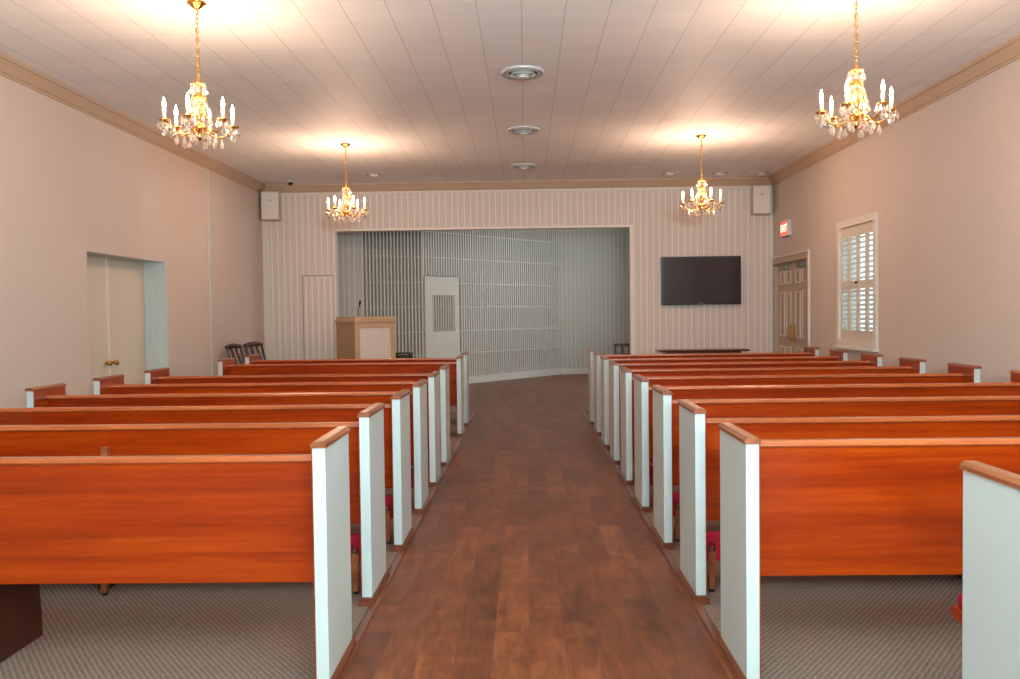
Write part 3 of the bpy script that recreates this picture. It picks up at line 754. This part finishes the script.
# two chairs with vase splats by the left wall
def make_chair():
    r = empty('wooden_chair')          # faces +X, origin under the seat centre
    MB().box((-.2, -.22, .42), (.22, .22, .465), .01).build('seat', 'dark_wood', r)
    for sx_, sy_ in ((.19, -.19), (.19, .19)): MB().prism([(sx_ - .02, sy_ - .02), (sx_ + .02, sy_ - .02), (sx_ + .02, sy_ + .02), (sx_ - .02, sy_ + .02)], 0, .42, 'Z').build('leg', 'dark_wood', r)
    for sy_ in (-.19, .19): MB().tube([(-.24, sy_, 0), (-.19, sy_, .25), (-.18, sy_, .45)], .02, 8).build('leg', 'dark_wood', r)
    bk = MB()
    for s in (-1, 1): bk.tube([(-.18, s * .185, .45), (-.22, s * .19, .7), (-.295, s * .2, .97)], [.02, .018, .017], 8)
    top = []
    for i in range(9):
        t_ = -1 + i / 4; top.append((-.30 - .01 * (1 - t_ * t_), t_ * .215, .975 + .022 * (1 - t_ * t_) + (.012 if abs(t_) > .9 else 0)))
    bk.tube(top, [.022, .03, .034, .036, .038, .036, .034, .03, .022], 8)
    bk.tube([(-.19, -.18, .5), (-.19, .18, .5)], .014, 8)
    bk.build('back_frame', 'dark_wood', r)
    sp = MB(); ws = [(.5, .09), (.58, .06), (.66, .085), (.75, .12), (.84, .115), (.92, .09), (.97, .12)]
    def bx_(z): t_ = (z - .5) / .47; return -.19 - .03 * t_ - .08 * t_ * t_
    for s in (-1, 1):
        for (za, wa), (zb, wb_) in zip(ws, ws[1:]):
            sp._add([(bx_(za), s * wa * .22, za), (bx_(za), s * wa, za), (bx_(zb), s * wb_, zb), (bx_(zb), s * wb_ * .22, zb),
                     (bx_(za) - .012, s * wa * .35, za), (bx_(za) - .012, s * wa, za), (bx_(zb) - .012, s * wb_, zb), (bx_(zb) - .012, s * wb_ * .35, zb)],
                    [(0, 1, 2, 3), (4, 7, 6, 5), (0, 4, 5, 1), (1, 5, 6, 2), (2, 6, 7, 3), (3, 7, 4, 0)])
    sp.build('splat', 'dark_wood', r)
    return r
c0 = make_chair(); c0.location = (-3.76, 11.6, .0065); c0.rotation_euler = (0, 0, -.12)
tag(c0, 'dark wooden chair with pierced splat by the left wall, nearer of the two', 'chair', 'dark chairs by the left wall')
c1 = copy_tree(c0); c1.location = (-3.8, 12.5, .0); c1.rotation_euler = (0, 0, -.3)
tag(c1, 'dark wooden chair with pierced splat by the left wall, nearer the back corner', 'chair', 'dark chairs by the left wall')

# slat-back chair in the alcove
sc_ = empty('slat_chair', (1.70, 14.25, 0))      # faces -Y, away from the alcove wall
MB().box((-.2, -.2, .42), (.2, .2, .46), .008).build('seat', 'dark_wood', sc_)
for sx_, sy_ in ((-.175, -.175), (.175, -.175), (-.175, .175), (.175, .175)):
    MB().box((sx_ - .018, sy_ - .018, 0), (sx_ + .018, sy_ + .018, .42)).build('leg', 'dark_wood', sc_)
b_ = MB().box((-.2, .165, .46), (-.165, .2, .87), .004).box((.165, .165, .46), (.2, .2, .87), .004).box((-.2, .165, .82), (.2, .2, .87), .004).box((-.17, .17, .66), (.17, .195, .70), .003)
for x in (-.062, .062): b_.box((x - .022, .172, .69), (x + .022, .192, .83))
b_.build('back_frame', 'dark_wood', sc_)
tag(sc_, 'dark low chair with a three-opening back, at the right side of the alcove', 'chair')
# small dark stand next to the lectern
sd = empty('small_stand', (-2.08, 14.3, 0))
MB().box((-.15, -.13, .745), (.15, .13, .765), .004).build('tabletop', 'olive', sd)
for sx_, sy_ in ((-.125, -.105), (.125, -.105), (-.125, .105), (.125, .105)):
    MB().box((sx_ - .014, sy_ - .014, 0), (sx_ + .014, sy_ + .014, .745)).build('leg', 'olive', sd)
MB().box((-.115, -.095, .62), (.115, .095, .72)).build('drawer', 'olive', sd)
tag(sd, 'small dark stand just right of the lectern, only its top visible', 'stand')

# ------------------------------------------------------------------ light
def area(name, loc, rot, sx_, sy_, e, c, spread=None):
    l = bpy.data.lights.new(name, 'AREA'); l.shape = 'RECTANGLE'; l.size = sx_; l.size_y = sy_; l.energy = e; l.color = c
    o = bpy.data.objects.new(name, l); COL.objects.link(o); o.location = loc; o.rotation_euler = rot
    return o
# the photographer's flash, just above the lens
area('camera_flash', (.0, -.02, 1.53), (math.radians(93), 0, 0), .07, .05, 11, (.80, .98, 1.0))
# soft fill added behind the camera in place of daylight; no entrance built
area('rear_fill', (0, YR + .05, 1.9), (math.radians(90), 0, 0), 5.5, 2.6, 50, (.72, .95, 1.0))
# added fill turned up at the ceiling to brighten the room by bounce
area('ceiling_fill', (.65, -.9, 1.85), (math.radians(157), 0, 0), .6, .6, 250, (.66, .92, 1.0))
# cool fill added in the alcove, standing in for daylight; no window built
area('alcove_fill', (2.6, 16.3, 2.2), (0, math.radians(90), 0), 1.6, 2.2, 26, (.84, .98, 1.0))

w = bpy.data.worlds.new('world'); SC.world = w; w.use_nodes = True
bg = w.node_tree.nodes['Background']; bg.inputs[0].default_value = (.82, .93, 1, 1); bg.inputs[1].default_value = .75

SC.view_settings.view_transform = 'Standard'; SC.view_settings.look = 'None'
SC.view_settings.exposure = 1.36; SC.view_settings.gamma = 1.0; SC.view_settings.use_curve_mapping = False
SC.cycles.max_bounces = 8; SC.cycles.diffuse_bounces = 5; SC.cycles.glossy_bounces = 4; SC.cycles.transmission_bounces = 6
SC.cycles.caustics_reflective = False; SC.cycles.caustics_refractive = False
SC.cycles.sample_clamp_indirect = 6
SC.cycles.use_denoising = True
